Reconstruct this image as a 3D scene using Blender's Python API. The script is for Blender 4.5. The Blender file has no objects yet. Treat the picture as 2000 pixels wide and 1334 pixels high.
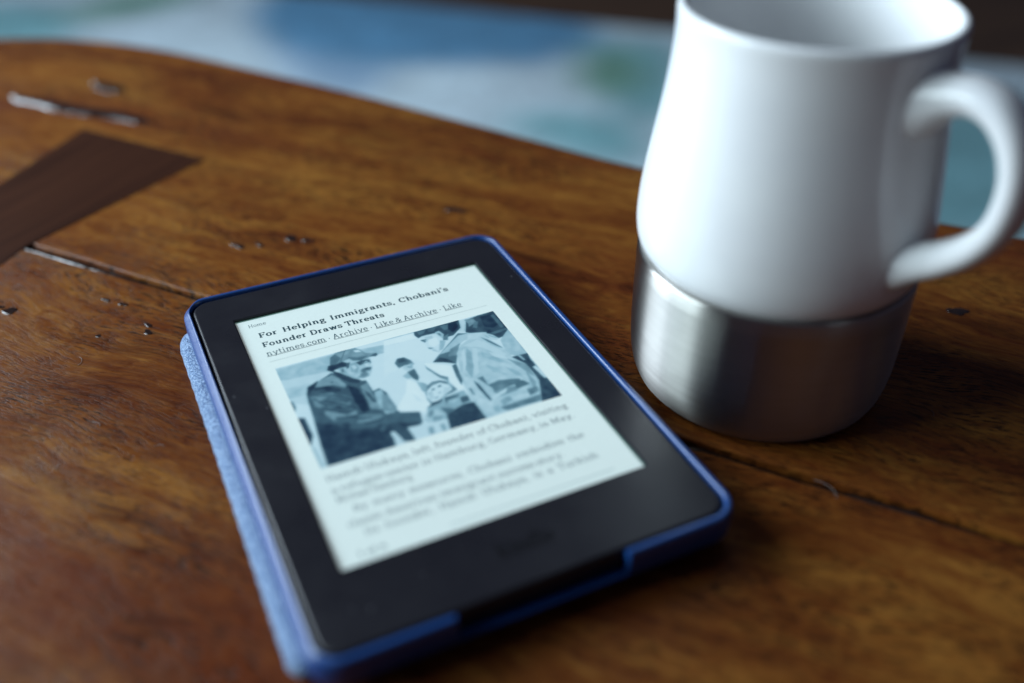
import bpy, bmesh, math, random
import numpy as np
from mathutils import Vector, Matrix
R_ = math.radians
SC = bpy.context.scene
COL = SC.collection
random.seed(7)
NP = np.random.RandomState(7)

# ------------------------------------------------------------------ camera
cam_d = bpy.data.cameras.new("camera")
cam = bpy.data.objects.new("camera", cam_d)
COL.objects.link(cam)
right = Vector((0.9026012, -0.4304670, 0.0030446))
down = Vector((-0.2511943, -0.5324204, -0.8083501))
fwd = Vector((0.3495890, 0.7288530, -0.5886942))
M = Matrix((right, -down, -fwd)).transposed().to_4x4()
M.translation = Vector((-0.0776690, -0.2282685, 0.2051096))
cam.matrix_world = M
cam_d.sensor_width = 36
cam_d.lens = 34.12
cam_d.clip_start = 0.01
cam_d.clip_end = 60
cam_d.dof.use_dof = True
cam_d.dof.focus_distance = 0.333
cam_d.dof.aperture_fstop = 3.0
SC.camera = cam

# ------------------------------------------------------------------ world (dim room) and the window light
w = bpy.data.worlds.new("World"); SC.world = w; w.use_nodes = True
bg = w.node_tree.nodes["Background"]
bg.inputs[0].default_value = (0.56, 0.60, 1.0, 1)
bg.inputs[1].default_value = 0.058
SC.view_settings.view_transform = 'Standard'
SC.view_settings.look = 'None'
SC.view_settings.exposure = 0
SC.view_settings.gamma = 1

def area(name, loc, target, sx, sy, power, col):
    d = bpy.data.lights.new(name, 'AREA'); d.shape = 'RECTANGLE'
    d.size = sx; d.size_y = sy; d.energy = power; d.color = col
    o = bpy.data.objects.new(name, d); COL.objects.link(o)
    o.location = loc
    o.rotation_euler = (Vector(target) - Vector(loc)).to_track_quat('-Z', 'Y').to_euler()
    return o
def pol(az, dist, z): return (dist * math.cos(R_(az)), dist * math.sin(R_(az)), z)
area("window_light", pol(133, 1.5, 0.74), (0.2, 0.5, -0.1), 0.82, 1.07, 46, (0.74, 0.88, 1.0))
area("side_window_light", pol(166, 0.9, 0.45), (0.0, 0, 0.03), 0.46, 0.6, 9.0, (0.74, 0.92, 1.0))

# ------------------------------------------------------------------ helpers
def tag(o, label=None, cat=None, group=None, kind=None):
    if label: o['label'] = label
    if cat: o['category'] = cat
    if group: o['group'] = group
    if kind: o['kind'] = kind
    return o
def empty(name, loc, rz=0):
    o = bpy.data.objects.new(name, None); COL.objects.link(o)
    o.location = loc; o.rotation_euler = (0, 0, rz); o.empty_display_size = 0.02
    return o
def build(name, verts, faces, mat, parent=None, off=(0, 0, 0), smooth=True, recalc=True):
    me = bpy.data.meshes.new(name)
    ov = Vector(off)
    me.from_pydata([tuple(Vector(v) - ov) for v in verts], [], faces)
    if recalc:
        bm = bmesh.new(); bm.from_mesh(me)
        bmesh.ops.recalc_face_normals(bm, faces=bm.faces); bm.to_mesh(me); bm.free()
    if smooth:
        me.polygons.foreach_set("use_smooth", [True] * len(me.polygons))
    me.materials.append(mat)
    o = bpy.data.objects.new(name, me); COL.objects.link(o)
    if parent: o.parent = parent
    return o
def autosmooth(o, deg=35):
    me = o.data
    bm = bmesh.new(); bm.from_mesh(me)
    for e in bm.edges:
        if len(e.link_faces) == 2 and e.calc_face_angle(0) > R_(deg): e.smooth = False
    bm.to_mesh(me); bm.free()
    return o
def loft(rings, closed=True, cap0=False, cap1=False):
    vs, fs = [], []
    n = len(rings[0])
    for r in rings: vs += list(r)
    for k in range(len(rings) - 1):
        for i in range(n if closed else n - 1):
            j = (i + 1) % n
            fs.append((k * n + i, k * n + j, (k + 1) * n + j, (k + 1) * n + i))
    if cap0: fs.append(tuple(range(n - 1, -1, -1)))
    if cap1: fs.append(tuple((len(rings) - 1) * n + i for i in range(n)))
    return vs, fs
def lathe(profile, cx, cy, n=128):
    rings = [[(cx + r * math.cos(2 * math.pi * i / n), cy + r * math.sin(2 * math.pi * i / n), z) for i in range(n)] for r, z in profile]
    return loft(rings)
def catmull(P, k):
    P = [np.array(p, float) for p in P]
    P = [2 * P[0] - P[1]] + P + [2 * P[-1] - P[-2]]
    out = []
    for i in range(1, len(P) - 2):
        for s in range(k):
            t = s / k
            a, b, c, d = P[i - 1], P[i], P[i + 1], P[i + 2]
            out.append(0.5 * (2 * b + (c - a) * t + (2 * a - 5 * b + 4 * c - d) * t * t + (3 * b - a - 3 * c + d) * t ** 3))
    out.append(P[-2])
    return out

# ------------------------------------------------------------------ material helpers
def mat(name):
    m = bpy.data.materials.new(name); m.use_nodes = True
    nt = m.node_tree; b = nt.nodes["Principled BSDF"]
    return m, nt, b
class NT:
    def __init__(s, nt): s.nt = nt
    def n(s, t, **kw):
        x = s.nt.nodes.new(t)
        for k, v in kw.items():
            if k.startswith('i_'):
                x.inputs[int(k[2:])].default_value = v
            else: setattr(x, k, v)
        return x
    def l(s, a, ai, b, bi): s.nt.links.new(a.outputs[ai], b.inputs[bi])
    def map(s, scale, src, loc=(0, 0, 0), out=0):
        m = s.n('ShaderNodeMapping'); m.inputs['Scale'].default_value = scale; m.inputs['Location'].default_value = loc
        s.l(src, out, m, 'Vector'); return m
    def noise(s, src, scale, detail=4, rough=.5, dist=0, out=0):
        x = s.n('ShaderNodeTexNoise'); x.inputs['Scale'].default_value = scale; x.inputs['Detail'].default_value = detail
        x.inputs['Roughness'].default_value = rough; x.inputs['Distortion'].default_value = dist
        s.l(src, out, x, 'Vector'); return x
    def ramp(s, src, out, stops, interp='LINEAR'):
        x = s.n('ShaderNodeValToRGB'); x.color_ramp.interpolation = interp
        e = x.color_ramp.elements
        while len(e) > 1: e.remove(e[-1])
        for i, (p, c) in enumerate(stops):
            el = e[0] if i == 0 else e.new(p)
            el.position = p; el.color = (c, c, c, 1) if isinstance(c, (int, float)) else (*c, 1)
        s.l(src, out, x, 0); return x
    def mix(s, fac, a, b, mode='MIX'):
        x = s.n('ShaderNodeMix', data_type='RGBA', blend_type=mode)
        for v, idx in ((fac, 0), (a, 6), (b, 7)):
            if isinstance(v, tuple) and len(v) == 2 and not isinstance(v[0], (int, float)): s.l(v[0], v[1], x, idx)
            elif isinstance(v, (int, float)): x.inputs[idx].default_value = v
            else: x.inputs[idx].default_value = (*v, 1)
        return x
    def math(s, op, a, b=0.0):
        x = s.n('ShaderNodeMath', operation=op)
        for v, idx in ((a, 0), (b, 1)):
            if isinstance(v, tuple): s.l(v[0], v[1], x, idx)
            else: x.inputs[idx].default_value = v
        return x
    def bump(s, h, out, strength, dist, bsdf):
        x = s.n('ShaderNodeBump'); x.inputs['Strength'].default_value = strength; x.inputs['Distance'].default_value = dist
        s.l(h, out, x, 'Height'); s.l(x, 0, bsdf, 'Normal'); return x

# ---- wood: grain runs along local x of the table
def wood_mat(name, shift, dark=(.018, .0055, .0022), red=(.105, .0255, .006), mid=(.172, .055, .010), gold=(.275, .112, .020)):
    m, nt, b = mat(name); N = NT(nt)
    tc = N.n('ShaderNodeTexCoord')
    base = N.map((1, 1, 1), tc, shift, out=3)
    wv = N.noise(N.map((7, 13, 7), base), 1.0, 3)
    off = N.n('ShaderNodeVectorMath', operation='MULTIPLY_ADD'); N.l(wv, 1, off, 0)
    off.inputs[1].default_value = (.05, .05, .0); N.l(base, 0, off, 2)
    # broad tone, streaks, fine streaks
    broad = N.noise(N.map((6, 22, 6), off), 1.0, 4, .55, .6)
    streak = N.noise(N.map((11, 120, 11), off), 1.0, 6, .62, .4)
    fine = N.noise(N.map((60, 750, 60), off), 1.0, 4, .6)
    mott = N.noise(N.map((95, 190, 95), off), 1.0, 5, .62, .9)
    s1 = N.math('MULTIPLY_ADD', (streak, 0), .42); s1.inputs[2].default_value = 0.0
    a = N.math('MULTIPLY', (broad, 0), .55); c = N.math('MULTIPLY', (mott, 0), .38); d = N.math('MULTIPLY', (fine, 0), .26)
    e = N.math('ADD', (s1, 0), (a, 0)); f = N.math('ADD', (c, 0), (d, 0)); g = N.math('ADD', (e, 0), (f, 0))
    ramp = N.ramp(g, 0, [(.55, dark), (.68, red), (.805, mid), (.95, gold)])
    # dark smoky heart streaks
    smoke = N.noise(N.map((4.5, 34, 5), off, (3.3, 1.7, 0)), 1.0, 3, .5, .5)
    sm = N.ramp(smoke, 0, [(.60, 0.0), (.74, .8)])
    col = N.mix((sm, 0), (ramp, 0), dark)
    # reddish zones
    rz = N.noise(N.map((9, 20, 9), off, (9, 2, 0)), 1.0, 3)
    rr = N.ramp(rz, 0, [(.52, 0.0), (.72, .5)])
    col2 = N.mix((rr, 0), (col, 2), (.125, .027, .009), 'MIX')
    # open pores: short dark dashes along the grain
    pore = N.noise(N.map((230, 2300, 230), off), 1.0, 2, .5)
    pr = N.ramp(pore, 0, [(.525, 0.0), (.60, .88)])
    gate = N.ramp(N.noise(N.map((14, 30, 14), off, (5, 5, 0)), 1.0, 2), 0, [(.40, .25), (.6, 1.0)])
    pg_ = N.math('MULTIPLY', (pr, 0), (gate, 0))
    col3 = N.mix((pg_, 0), (col2, 2), (.012, .005, .003))
    N.l(col3, 2, b, 'Base Color')
    rg = N.ramp(mott, 0, [(.3, .26), (.7, .38)]); N.l(rg, 0, b, 'Roughness')
    b.inputs['Specular IOR Level'].default_value = .14
    hh = N.math('SUBTRACT', (fine, 0), (pg_, 0)); h2 = N.math('MULTIPLY_ADD', (mott, 0), .8); N.l(hh, 0, h2, 2)
    N.bump(h2, 0, .28, .0006, b)
    return m
M_WOOD = [wood_mat("back_plank_wood", (0, 0, 0)), wood_mat("front_plank_wood", (1.37, .61, .2), red=(.088, .0205, .005), mid=(.146, .044, .0085), gold=(.24, .094, .0175))]
def walnut():
    m, nt, b = mat("walnut_key_wood"); N = NT(nt); tc = N.n('ShaderNodeTexCoord')
    n1 = N.noise(N.map((160, 9, 20), tc, out=3), 1.0, 5, .6, .5)
    r = N.ramp(n1, 0, [(.30, (.026, .0088, .0045)), (.70, (.050, .0172, .008))]); N.l(r, 0, b, 'Base Color')
    b.inputs['Roughness'].default_value = .36; b.inputs['Specular IOR Level'].default_value = .12
    N.bump(n1, 0, .15, .0003, b)
    return m
M_KEY = walnut()
def resin():
    m, nt, b = mat("dark_resin"); N = NT(nt); tc = N.n('ShaderNodeTexCoord')
    n1 = N.noise(N.map((330, 480, 400), tc, out=3), 1.0, 4, .65)
    r = N.ramp(n1, 0, [(.3, (.010, .006, .005)), (.75, (.030, .015, .010))]); N.l(r, 0, b, 'Base Color')
    b.inputs['Roughness'].default_value = .13
    b.inputs['Specular IOR Level'].default_value = .8
    N.bump(n1, 0, .2, .0008, b)
    return m
M_RESIN = resin()
def plain(name, col, rough, metal=0, spec=.5):
    m, nt, b = mat(name); b.inputs['Base Color'].default_value = (*col, 1); b.inputs['Roughness'].default_value = rough
    b.inputs['Metallic'].default_value = metal; b.inputs['Specular IOR Level'].default_value = spec
    return m, nt, b
def micro(name, col, col2, rough, scale, bumpd, spec=.5):
    m, nt, b = plain(name, col, rough, 0, spec); N = NT(nt); tc = N.n('ShaderNodeTexCoord')
    n1 = N.noise(tc, scale, 4, .6, out=3)
    r = N.ramp(n1, 0, [(.35, col), (.68, col2)]); N.l(r, 0, b, 'Base Color')
    rr = N.ramp(N.noise(tc, scale * .06, 4, .6, out=3), 0, [(.3, rough * .85), (.7, min(1, rough * 1.2))]); N.l(rr, 0, b, 'Roughness')
    if bumpd: N.bump(n1, 0, .4, bumpd, b)
    return m
M_CASE = micro("blue_case_plastic", (.007, .047, .185), (.009, .054, .21), .33, 3000, .00002, .75)
def bezel():
    m, nt, b = plain("black_soft_plastic", (.013, .0125, .0165), .30, 0, .4); N = NT(nt); tc = N.n('ShaderNodeTexCoord')
    v = N.n('ShaderNodeTexVoronoi'); v.inputs['Scale'].default_value = 260; N.l(tc, 3, v, 'Vector')
    d = N.ramp(v, 0, [(.055, 1.0), (.085, 0.0)])
    keep = N.n('ShaderNodeSeparateColor'); N.l(v, 1, keep, 0)
    k = N.math('GREATER_THAN', (keep, 0), .82); f = N.math('MULTIPLY', (d, 0), (k, 0))
    sm = N.noise(tc, 40, 4, .6, out=3); r = N.ramp(sm, 0, [(.3, .22), (.7, .42)]); N.l(r, 0, b, 'Roughness')
    c = N.mix((f, 0), (.013, .0125, .0165), (.13, .13, .14)); N.l(c, 2, b, 'Base Color')
    N.bump(N.noise(tc, 2500, 2, .5, out=3), 0, .08, .00002, b)
    return m
M_BEZEL = bezel()
M_LOGO = plain("gloss_black_print", (.006, .006, .007), .3)[0]
def fabric():
    m, nt, b = mat("blue_woven_fabric"); N = NT(nt); tc = N.n('ShaderNodeTexCoord')
    a = N.noise(N.map((2600, 2000, 2600), tc, out=3), 1.0, 2, .5)
    bn = N.noise(N.map((1500, 3100, 2200), tc, (4, 3, 1), out=3), 1.0, 3, .6)
    s = N.math('ADD', (a, 0), (bn, 0)); s2 = N.math('MULTIPLY', (s, 0), .5)
    r = N.ramp(s2, 0, [(.40, (.015, .04, .11)), (.49, (.09, .17, .33)), (.60, (.42, .54, .70))]); N.l(r, 0, b, 'Base Color')
    b.inputs['Roughness'].default_value = .85; b.inputs['Specular IOR Level'].default_value = .2
    b.inputs['Sheen Weight'].default_value = .3
    N.bump(s2, 0, .8, .0006, b)
    return m
M_FABRIC = fabric()
PAGE_ALB = (.56, .63, .60)
EM = .17
def s2l(c): return tuple(((x / 255 + .055) / 1.055) ** 2.4 if x > 10 else x / 255 / 12.92 for x in c)
PAGE = s2l((205, 226, 229))
def ink_mat(name, rel=None, attr=None):
    m, nt, b = mat(name); N = NT(nt)
    b.inputs['Roughness'].default_value = .6; b.inputs['Specular IOR Level'].default_value = .05
    b.inputs['Emission Strength'].default_value = EM / .62
    if attr:
        a = N.n('ShaderNodeAttribute', attribute_name=attr); N.l(a, 0, b, 'Base Color'); N.l(a, 0, b, 'Emission Color')
    else:
        c = tuple(p * r for p, r in zip(PAGE_ALB, rel))
        tc = N.n('ShaderNodeTexCoord'); n1 = N.noise(tc, 900, 3, .6, out=3)
        r = N.ramp(n1, 0, [(.3, tuple(x * .985 for x in c)), (.7, tuple(x * 1.015 for x in c))])
        N.l(r, 0, b, 'Base Color'); N.l(r, 0, b, 'Emission Color')
    return m
M_PAGE = ink_mat("e_ink_page", (1, 1, 1))
M_TEXT = ink_mat("e_ink_bold_text", (.055, .10, .13))
M_TEXT2 = ink_mat("e_ink_text", (.10, .16, .20))
M_TEXT3 = ink_mat("e_ink_body_text", (.24, .29, .33))
M_HAIR = ink_mat("e_ink_hairline", (.72, .76, .78))
M_PIC = ink_mat("e_ink_picture", attr="ink")
M_GUIDE = ink_mat("screen_edge", (.25, .42, .38))
def ceramic():
    m, nt, b = plain("white_glazed_ceramic", (.80, .81, .82), .16, 0, .5); N = NT(nt); tc = N.n('ShaderNodeTexCoord')
    n1 = N.noise(tc, 45, 4, .6, out=3)
    c = N.ramp(n1, 0, [(.35, (.78, .79, .80)), (.7, (.82, .83, .83))]); N.l(c, 0, b, 'Base Color')
    r = N.ramp(n1, 0, [(.3, .13), (.7, .2)]); N.l(r, 0, b, 'Roughness')
    N.bump(N.noise(tc, 28, 2, .5, out=3), 0, .10, .0008, b)
    return m
M_CERAM = ceramic()
def steel():
    m, nt, b = plain("brushed_steel", (.60, .595, .58), .36, 1); N = NT(nt); tc = N.n('ShaderNodeTexCoord')
    n1 = N.noise(N.map((60, 60, 3500), tc, out=3), 1.0, 4, .6)
    r = N.ramp(n1, 0, [(.3, .33), (.7, .38)]); N.l(r, 0, b, 'Roughness')
    c = N.ramp(n1, 0, [(.3, (.42, .405, .38)), (.7, (.50, .485, .46))]); N.l(c, 0, b, 'Base Color')
    b.inputs['Anisotropic'].default_value = 1.0; b.inputs['Anisotropic Rotation'].default_value = .25
    t = N.n('ShaderNodeTangent', direction_type='RADIAL', axis='Z'); N.l(t, 0, b, 'Tangent')
    N.bump(n1, 0, .22, .0001, b)
    return m
M_STEEL = steel()
def rug_mat():
    m, nt, b = mat("rug_pile"); N = NT(nt); tc = N.n('ShaderNodeTexCoord')
    a = N.n('ShaderNodeAttribute', attribute_name="dye")
    n1 = N.noise(tc, 60, 5, .7, out=3); n2 = N.noise(tc, 9, 4, .6, out=3)
    r1 = N.ramp(n1, 0, [(.3, .72), (.7, 1.12)]); r2 = N.ramp(n2, 0, [(.3, .8), (.7, 1.12)])
    c = N.mix(1.0, (a, 0), (r1, 0), 'MULTIPLY'); c2 = N.mix(1.0, (c, 2), (r2, 0), 'MULTIPLY'); N.l(c2, 2, b, 'Base Color')
    b.inputs['Roughness'].default_value = .95; N.bump(n1, 0, .8, .01, b)
    return m
M_RUG = rug_mat()
def floor_mat():
    m, nt, b = mat("dark_floor_wood"); N = NT(nt); tc = N.n('ShaderNodeTexCoord')
    n1 = N.noise(N.map((2, 26, 2), tc, out=3), 1.0, 5, .6, .4)
    r = N.ramp(n1, 0, [(.3, (.05, .026, .014)), (.7, (.11, .058, .028))]); N.l(r, 0, b, 'Base Color')
    b.inputs['Roughness'].default_value = .55; N.bump(n1, 0, .2, .003, b)
    return m
M_FLOOR = floor_mat()
M_LINT = plain("pale_lint", (.22, .2, .19), .9)[0]
PIC = [
 (62,[-18,984,235,988,532,933,512,851,347,874,205,815,-14,860]),
 (72,[-14,860,207,825,136,480,-5,632]),
 (66,[-13,773,109,762,82,663,-7,664]),
 (66,[482,1014,620,1010,621,978,476,988]),
 (90,[476,988,614,986,616,920,462,929]),
 (83,[462,929,632,909,664,718,605,632,546,719,391,626]),
 (35,[-9,644,10,636,13,578,0,526,-8,582]),
 (12,[-6,481,27,457,26,284,2,203,-6,325]),
 (62,[2,203,12,192,18,8,1,2]),
 (22,[203,806,128,749,89,733,72,655,66,591,59,475,49,344,37,183,27,6,296,4,301,137,341,137,374,272,370,376,366,484,349,538,321,526,318,647,290,655,236,760]),
 (10,[91,731,140,767,115,704,82,663,72,655]),
 (44,[202,784,222,736,238,649,225,626,187,685,131,703,116,709,138,758]),
 (12,[115,704,163,692,208,627,200,607,141,669,106,678]),
 (40,[81,633,145,603,219,483,210,459,138,571,81,571]),
 (42,[83,580,108,562,101,505,81,530]),
 (36,[99,558,220,431,212,412,103,515]),
 (44,[111,478,181,383,222,400,221,360,127,357,103,434]),
 (15,[101,505,136,440,206,421,163,411,117,464]),
 (40,[223,349,303,302,316,253,250,251,201,285]),
 (34,[168,299,187,315,165,252,159,267]),
 (8,[240,637,270,600,278,483,272,359,242,360,234,473]),
 (42,[284,606,317,620,313,417,321,329,277,371,281,460]),
 (16,[290,559,304,507,311,408,302,425,291,505]),
 (57,[323,515,353,519,361,373,358,283,320,290,313,417]),
 (35,[344,478,360,457,358,344,342,345]),
 (12,[56,378,180,300,165,252,240,209,315,214,306,134,296,6,27,6,37,183]),
 (74,[301,127,314,118,321,56,310,8,295,13]),
 (10,[206,831,233,789,274,699,300,660,286,635,251,672,223,741]),
 (65,[279,882,329,870,369,853,382,850,376,807,377,767,363,748,357,707,342,676,315,669,288,684,257,739,237,787,231,830]),
 (55,[259,788,271,724,303,674,288,681,257,736,237,787]),
 (36,[319,757,350,769,370,757,360,730,330,718,318,730]),
 (42,[291,697,323,707,344,678,315,668]),
 (20,[318,842,342,849,373,842,373,812,347,811,327,802]),
 (60,[339,834,364,830,365,815,340,819]),
 (50,[243,833,262,822,257,773,240,777]),
 (10,[205,880,236,886,264,893,285,860,273,825,246,831,226,825,208,811,193,840]),
 (42,[214,886,229,957,259,995,304,999,347,992,365,955,376,912,420,881,416,854,388,860,342,849,311,867,300,901,262,884,234,876]),
 (30,[214,886,229,957,256,980,270,923,234,876]),
 (33,[263,888,304,916,347,874,376,883,342,849,311,867,300,899]),
 (18,[384,869,416,884,419,864,406,850]),
 (78,[333,969,354,965,363,935,339,946]),
 (30,[463,730,483,770,513,766,532,717,535,670,521,674,497,685,467,670]),
 (70,[489,679,531,684,520,618,493,614,480,652]),
 (50,[502,670,524,660,516,637,503,653]),
 (28,[488,612,525,626,522,533,508,499,494,547]),
 (62,[462,587,490,611,496,546,475,542]),
 (50,[501,499,526,470,538,423,514,371,499,398]),
 (90,[472,546,499,489,502,375,506,262,470,206,363,297,438,430]),
 (80,[458,406,471,355,481,295,460,331]),
 (90,[572,644,583,653,680,544,663,389,659,312,633,314,624,439,597,536]),
 (38,[573,648,575,607,604,497,630,462,622,418,598,474,570,588]),
 (72,[819,990,866,983,829,850,794,868]),
 (14,[858,982,981,993,905,741,825,841]),
 (15,[859,975,923,993,997,1000,1007,780,964,705,931,696,909,777,820,846]),
 (40,[852,986,893,980,897,920,867,907,855,938]),
 (30,[908,772,966,781,1005,781,994,761,931,750]),
 (15,[615,995,711,996,829,999,814,911,767,856,721,816,710,854,716,909,692,926,637,930,617,917,609,956]),
 (32,[736,985,793,983,797,929,741,931]),
 (78,[633,923,696,923,719,853,768,850,717,776,663,713,638,757,630,787,628,808,629,860,621,892]),
 (62,[696,932,719,940,729,889,713,846,706,875]),
 (30,[705,921,716,909,714,876,707,893]),
 (34,[717,861,748,882,728,817,708,828]),
 (28,[621,882,642,871,632,853]),
 (32,[628,798,654,775,633,775]),
 (30,[610,638,660,703,787,861,827,833,747,718,696,561,652,607]),
 (64,[656,697,780,835,831,832,904,793,891,748,836,765,789,767,751,733,700,698]),
 (40,[711,720,766,753,721,642,681,647]),
 (12,[610,638,651,669,676,628,697,569,653,611]),
 (62,[933,673,1001,768,1010,608,1001,466,953,473,917,515]),
 (66,[725,661,762,730,805,764,861,756,895,700,922,585,929,475,961,371,963,202,915,13,728,13,669,-5,660,198,672,378]),
 (15,[926,478,999,472,991,411,1002,-7,906,-3,960,194,961,371]),
 (45,[903,473,961,371,955,227,932,331]),
 (75,[975,331,991,335,999,195,986,199]),
 (60,[951,480,965,470,970,410,960,417]),
 (70,[823,827,888,803,921,746,934,694,918,681,886,714,864,765,804,762]),
 (30,[863,763,886,712,922,585,911,603,879,689]),
 (72,[766,716,844,741,893,626,917,504,886,521,839,654]),
 (52,[778,686,785,639,755,496,717,385,716,484]),
 (34,[735,372,762,377,758,284,809,300,893,260,886,227,822,214,762,200,764,246]),
 (18,[716,366,726,301,732,147,720,133,712,254]),
 (36,[742,58,822,65,922,69,908,12,759,15]),
 (42,[758,212,822,214,879,193,845,161,772,156]),
 (70,[690,463,706,383,726,106,713,34,682,38,668,276]),
 (22,[678,306,685,297,683,228,678,237]),
 (74,[738,171,821,211,803,172,737,144]),
 (72,[790,111,896,110,876,87,794,90]),
 (28,[674,554,695,564,676,394,658,345,662,443]),
 (34,[507,371,529,430,558,458,592,451,618,416,634,324,610,309,567,297,543,257,503,249,499,314]),
 (55,[616,444,622,418,622,353,609,352]),
 (80,[516,386,549,422,586,431,611,393,615,337,569,304,543,272,509,273,503,327]),
 (25,[535,388,551,398,552,382,540,374]),
 (32,[564,400,581,410,585,393,571,387]),
 (55,[555,348,568,349,565,330,554,331]),
 (55,[479,240,542,268,621,301,655,298,656,182,665,-6,512,4,523,104,480,70,469,122,463,177]),
 (15,[479,240,502,260,554,280,548,258,501,241]),
 (14,[536,135,616,179,662,172,667,0,514,2]),
 (32,[527,212,575,168,537,124]),
 (24,[309,280,370,272,446,226,433,129,410,104,267,149,296,275]),
 (40,[345,465,368,459,370,292,338,295,316,341]),
 (14,[316,202,419,138,410,104,270,147]),
 (66,[452,184,508,205,536,145,511,93,473,75,442,131]),
 (48,[478,156,523,134,493,86,470,93]),
 (76,[366,122,434,113,528,91,512,2,378,9,360,50]),
 (50,[440,75,460,71,451,9,432,13]),
 (50,[488,70,505,68,500,4,483,5]),
 (16,[301,140,368,124,372,-6,300,36]),
 (74,[299,126,315,125,331,23,298,37]),
 (52,[294,848,318,842,318,780,300,737,279,762]),
 (74,[347,811,362,812,362,772,346,771]),
 (72,[292,821,309,820,310,786,295,774]),
 (78,[372,816,375,802,377,770,367,768]),
 (15,[325,834,354,832,354,823,325,823]),
 (12,[377,839,376,807,370,787,372,810]),
 (15,[325,764,348,759,364,752,362,744,343,747]),
 (50,[335,740,353,733,351,723,335,728]),
 (35,[315,726,338,715,344,694,318,685,306,705]),
 (30,[248,818,258,816,254,786,246,786]),
 (22,[278,859,297,863,280,807,269,804]),
 (50,[263,974,300,983,326,977,303,952,269,940]),
 (48,[314,921,359,924,367,901,334,895]),
 (25,[301,995,305,995,264,893,259,892]),
 (28,[336,882,376,882,376,874,337,867]),
 (10,[90,616,125,506,125,491,90,604]),
 (12,[142,590,210,498,209,482,142,577]),
 (12,[115,536,176,471,175,455,115,524]),
 (12,[136,480,226,436,225,420,136,468]),
 (10,[133,383,208,357,208,342,133,371]),
 (20,[98,368,145,323,144,308,98,356]),
 (18,[70,349,56,159,55,144,70,337]),
 (8,[108,302,81,95,81,81,108,291]),
 (18,[153,251,130,106,129,92,153,240]),
 (7,[200,208,185,86,184,72,200,197]),
 (19,[239,201,259,117,258,103,238,189]),
 (14,[210,328,263,308,262,293,210,316]),
 (12,[225,268,301,261,300,246,225,256]),
 (38,[119,638,172,614,171,597,119,625]),
 (34,[199,581,236,521,235,505,198,569]),
 (10,[148,659,189,617,188,601,148,647]),
 (40,[337,484,336,409,335,393,336,471]),
 (62,[350,432,349,338,347,323,350,420]),
 (50,[206,737,224,702,231,654,212,667]),
 (30,[181,722,194,721,192,703,182,705]),
 (66,[642,914,678,907,673,855,643,864]),
 (86,[650,872,689,881,688,808,654,784,640,818]),
 (57,[697,839,717,812,684,739,663,730]),
 (20,[620,893,644,886,644,876,620,880]),
 (62,[638,777,655,754,663,716,640,747]),
 (28,[628,986,670,987,652,954,628,949]),
 (24,[674,984,717,986,698,949,672,955]),
 (6,[774,984,812,982,808,934,771,885,759,930]),
 (44,[861,961,894,963,874,913,849,893]),
 (34,[884,931,904,931,878,859,865,881]),
 (8,[924,969,979,977,989,855,944,819,911,853]),
 (26,[973,958,987,960,989,798,975,797]),
 (72,[799,672,819,657,756,416,730,395]),
 (60,[823,613,876,492,908,408,866,458,814,556]),
 (60,[801,484,837,418,857,325,812,387]),
 (74,[850,593,901,516,903,473,861,523]),
 (56,[869,416,907,329,914,226,882,327]),
 (48,[939,326,942,187,912,75,922,201]),
 (74,[743,648,768,693,734,532,700,456]),
 (30,[857,248,901,235,917,186,856,172]),
 (48,[760,118,804,133,808,94,759,64]),
 (36,[889,148,935,144,929,101,881,79]),
 (56,[719,84,742,85,735,36,712,35]),
 (50,[882,785,884,778,899,729,894,727]),
 (46,[903,757,927,708,923,704,901,748]),
 (66,[516,365,538,381,529,314,511,295]),
 (70,[589,377,615,359,591,322,568,317]),
 (42,[527,309,547,311,546,301,527,299]),
 (30,[565,288,633,282,616,252,558,231]),
 (62,[572,252,616,252,587,211,558,200]),
 (40,[463,177,494,215,492,176,467,144]),
 (24,[623,247,657,244,651,196,615,190]),
 (55,[521,691,530,673,521,645,512,652]),
 (18,[481,765,512,761,515,718,479,720]),
]
# ------------------------------------------------------------------ floor and rug
FZ = -0.45
fo = build("floor", [(-5, -4, FZ), (5, -4, FZ), (5, 6, FZ), (-5, 6, FZ)], [(0, 1, 2, 3)], M_FLOOR)
tag(fo, kind='structure')

def inpoly(px, py, poly):
    ins = np.zeros(px.shape, bool); n = len(poly)
    for i in range(n):
        x0, y0 = poly[i]; x1, y1 = poly[(i + 1) % n]
        if y0 == y1: continue
        c = ((y0 > py) != (y1 > py)) & (px < (x1 - x0) * (py - y0) / (y1 - y0) + x0)
        ins ^= c
    return ins
def blur(a, r):
    if r < 1: return a
    k = 2 * r + 1
    for ax in (0, 1):
        pad = [(0, 0)] * a.ndim; pad[ax] = (r, r)
        p = np.pad(a, pad, mode='edge'); acc = 0
        for i in range(k): acc = acc + np.take(p, range(i, i + a.shape[ax]), axis=ax)
        a = acc / k
    return a
def grid_mesh(name, xs, ys, z, colors, attr, material, parent=None, zfun=None):
    nx, ny = len(xs), len(ys)
    vs = [(x, y, z) for y in ys for x in xs]
    fs = [(j * nx + i, j * nx + i + 1, (j + 1) * nx + i + 1, (j + 1) * nx + i) for j in range(ny - 1) for i in range(nx - 1)]
    o = build(name, vs, fs, material, parent, recalc=False)
    ca = o.data.color_attributes.new(attr, 'FLOAT_COLOR', 'POINT')
    c = np.ones((ny, nx, 4), np.float32); c[..., :3] = colors
    ca.data.foreach_set("color", c.ravel())
    return o

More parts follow.
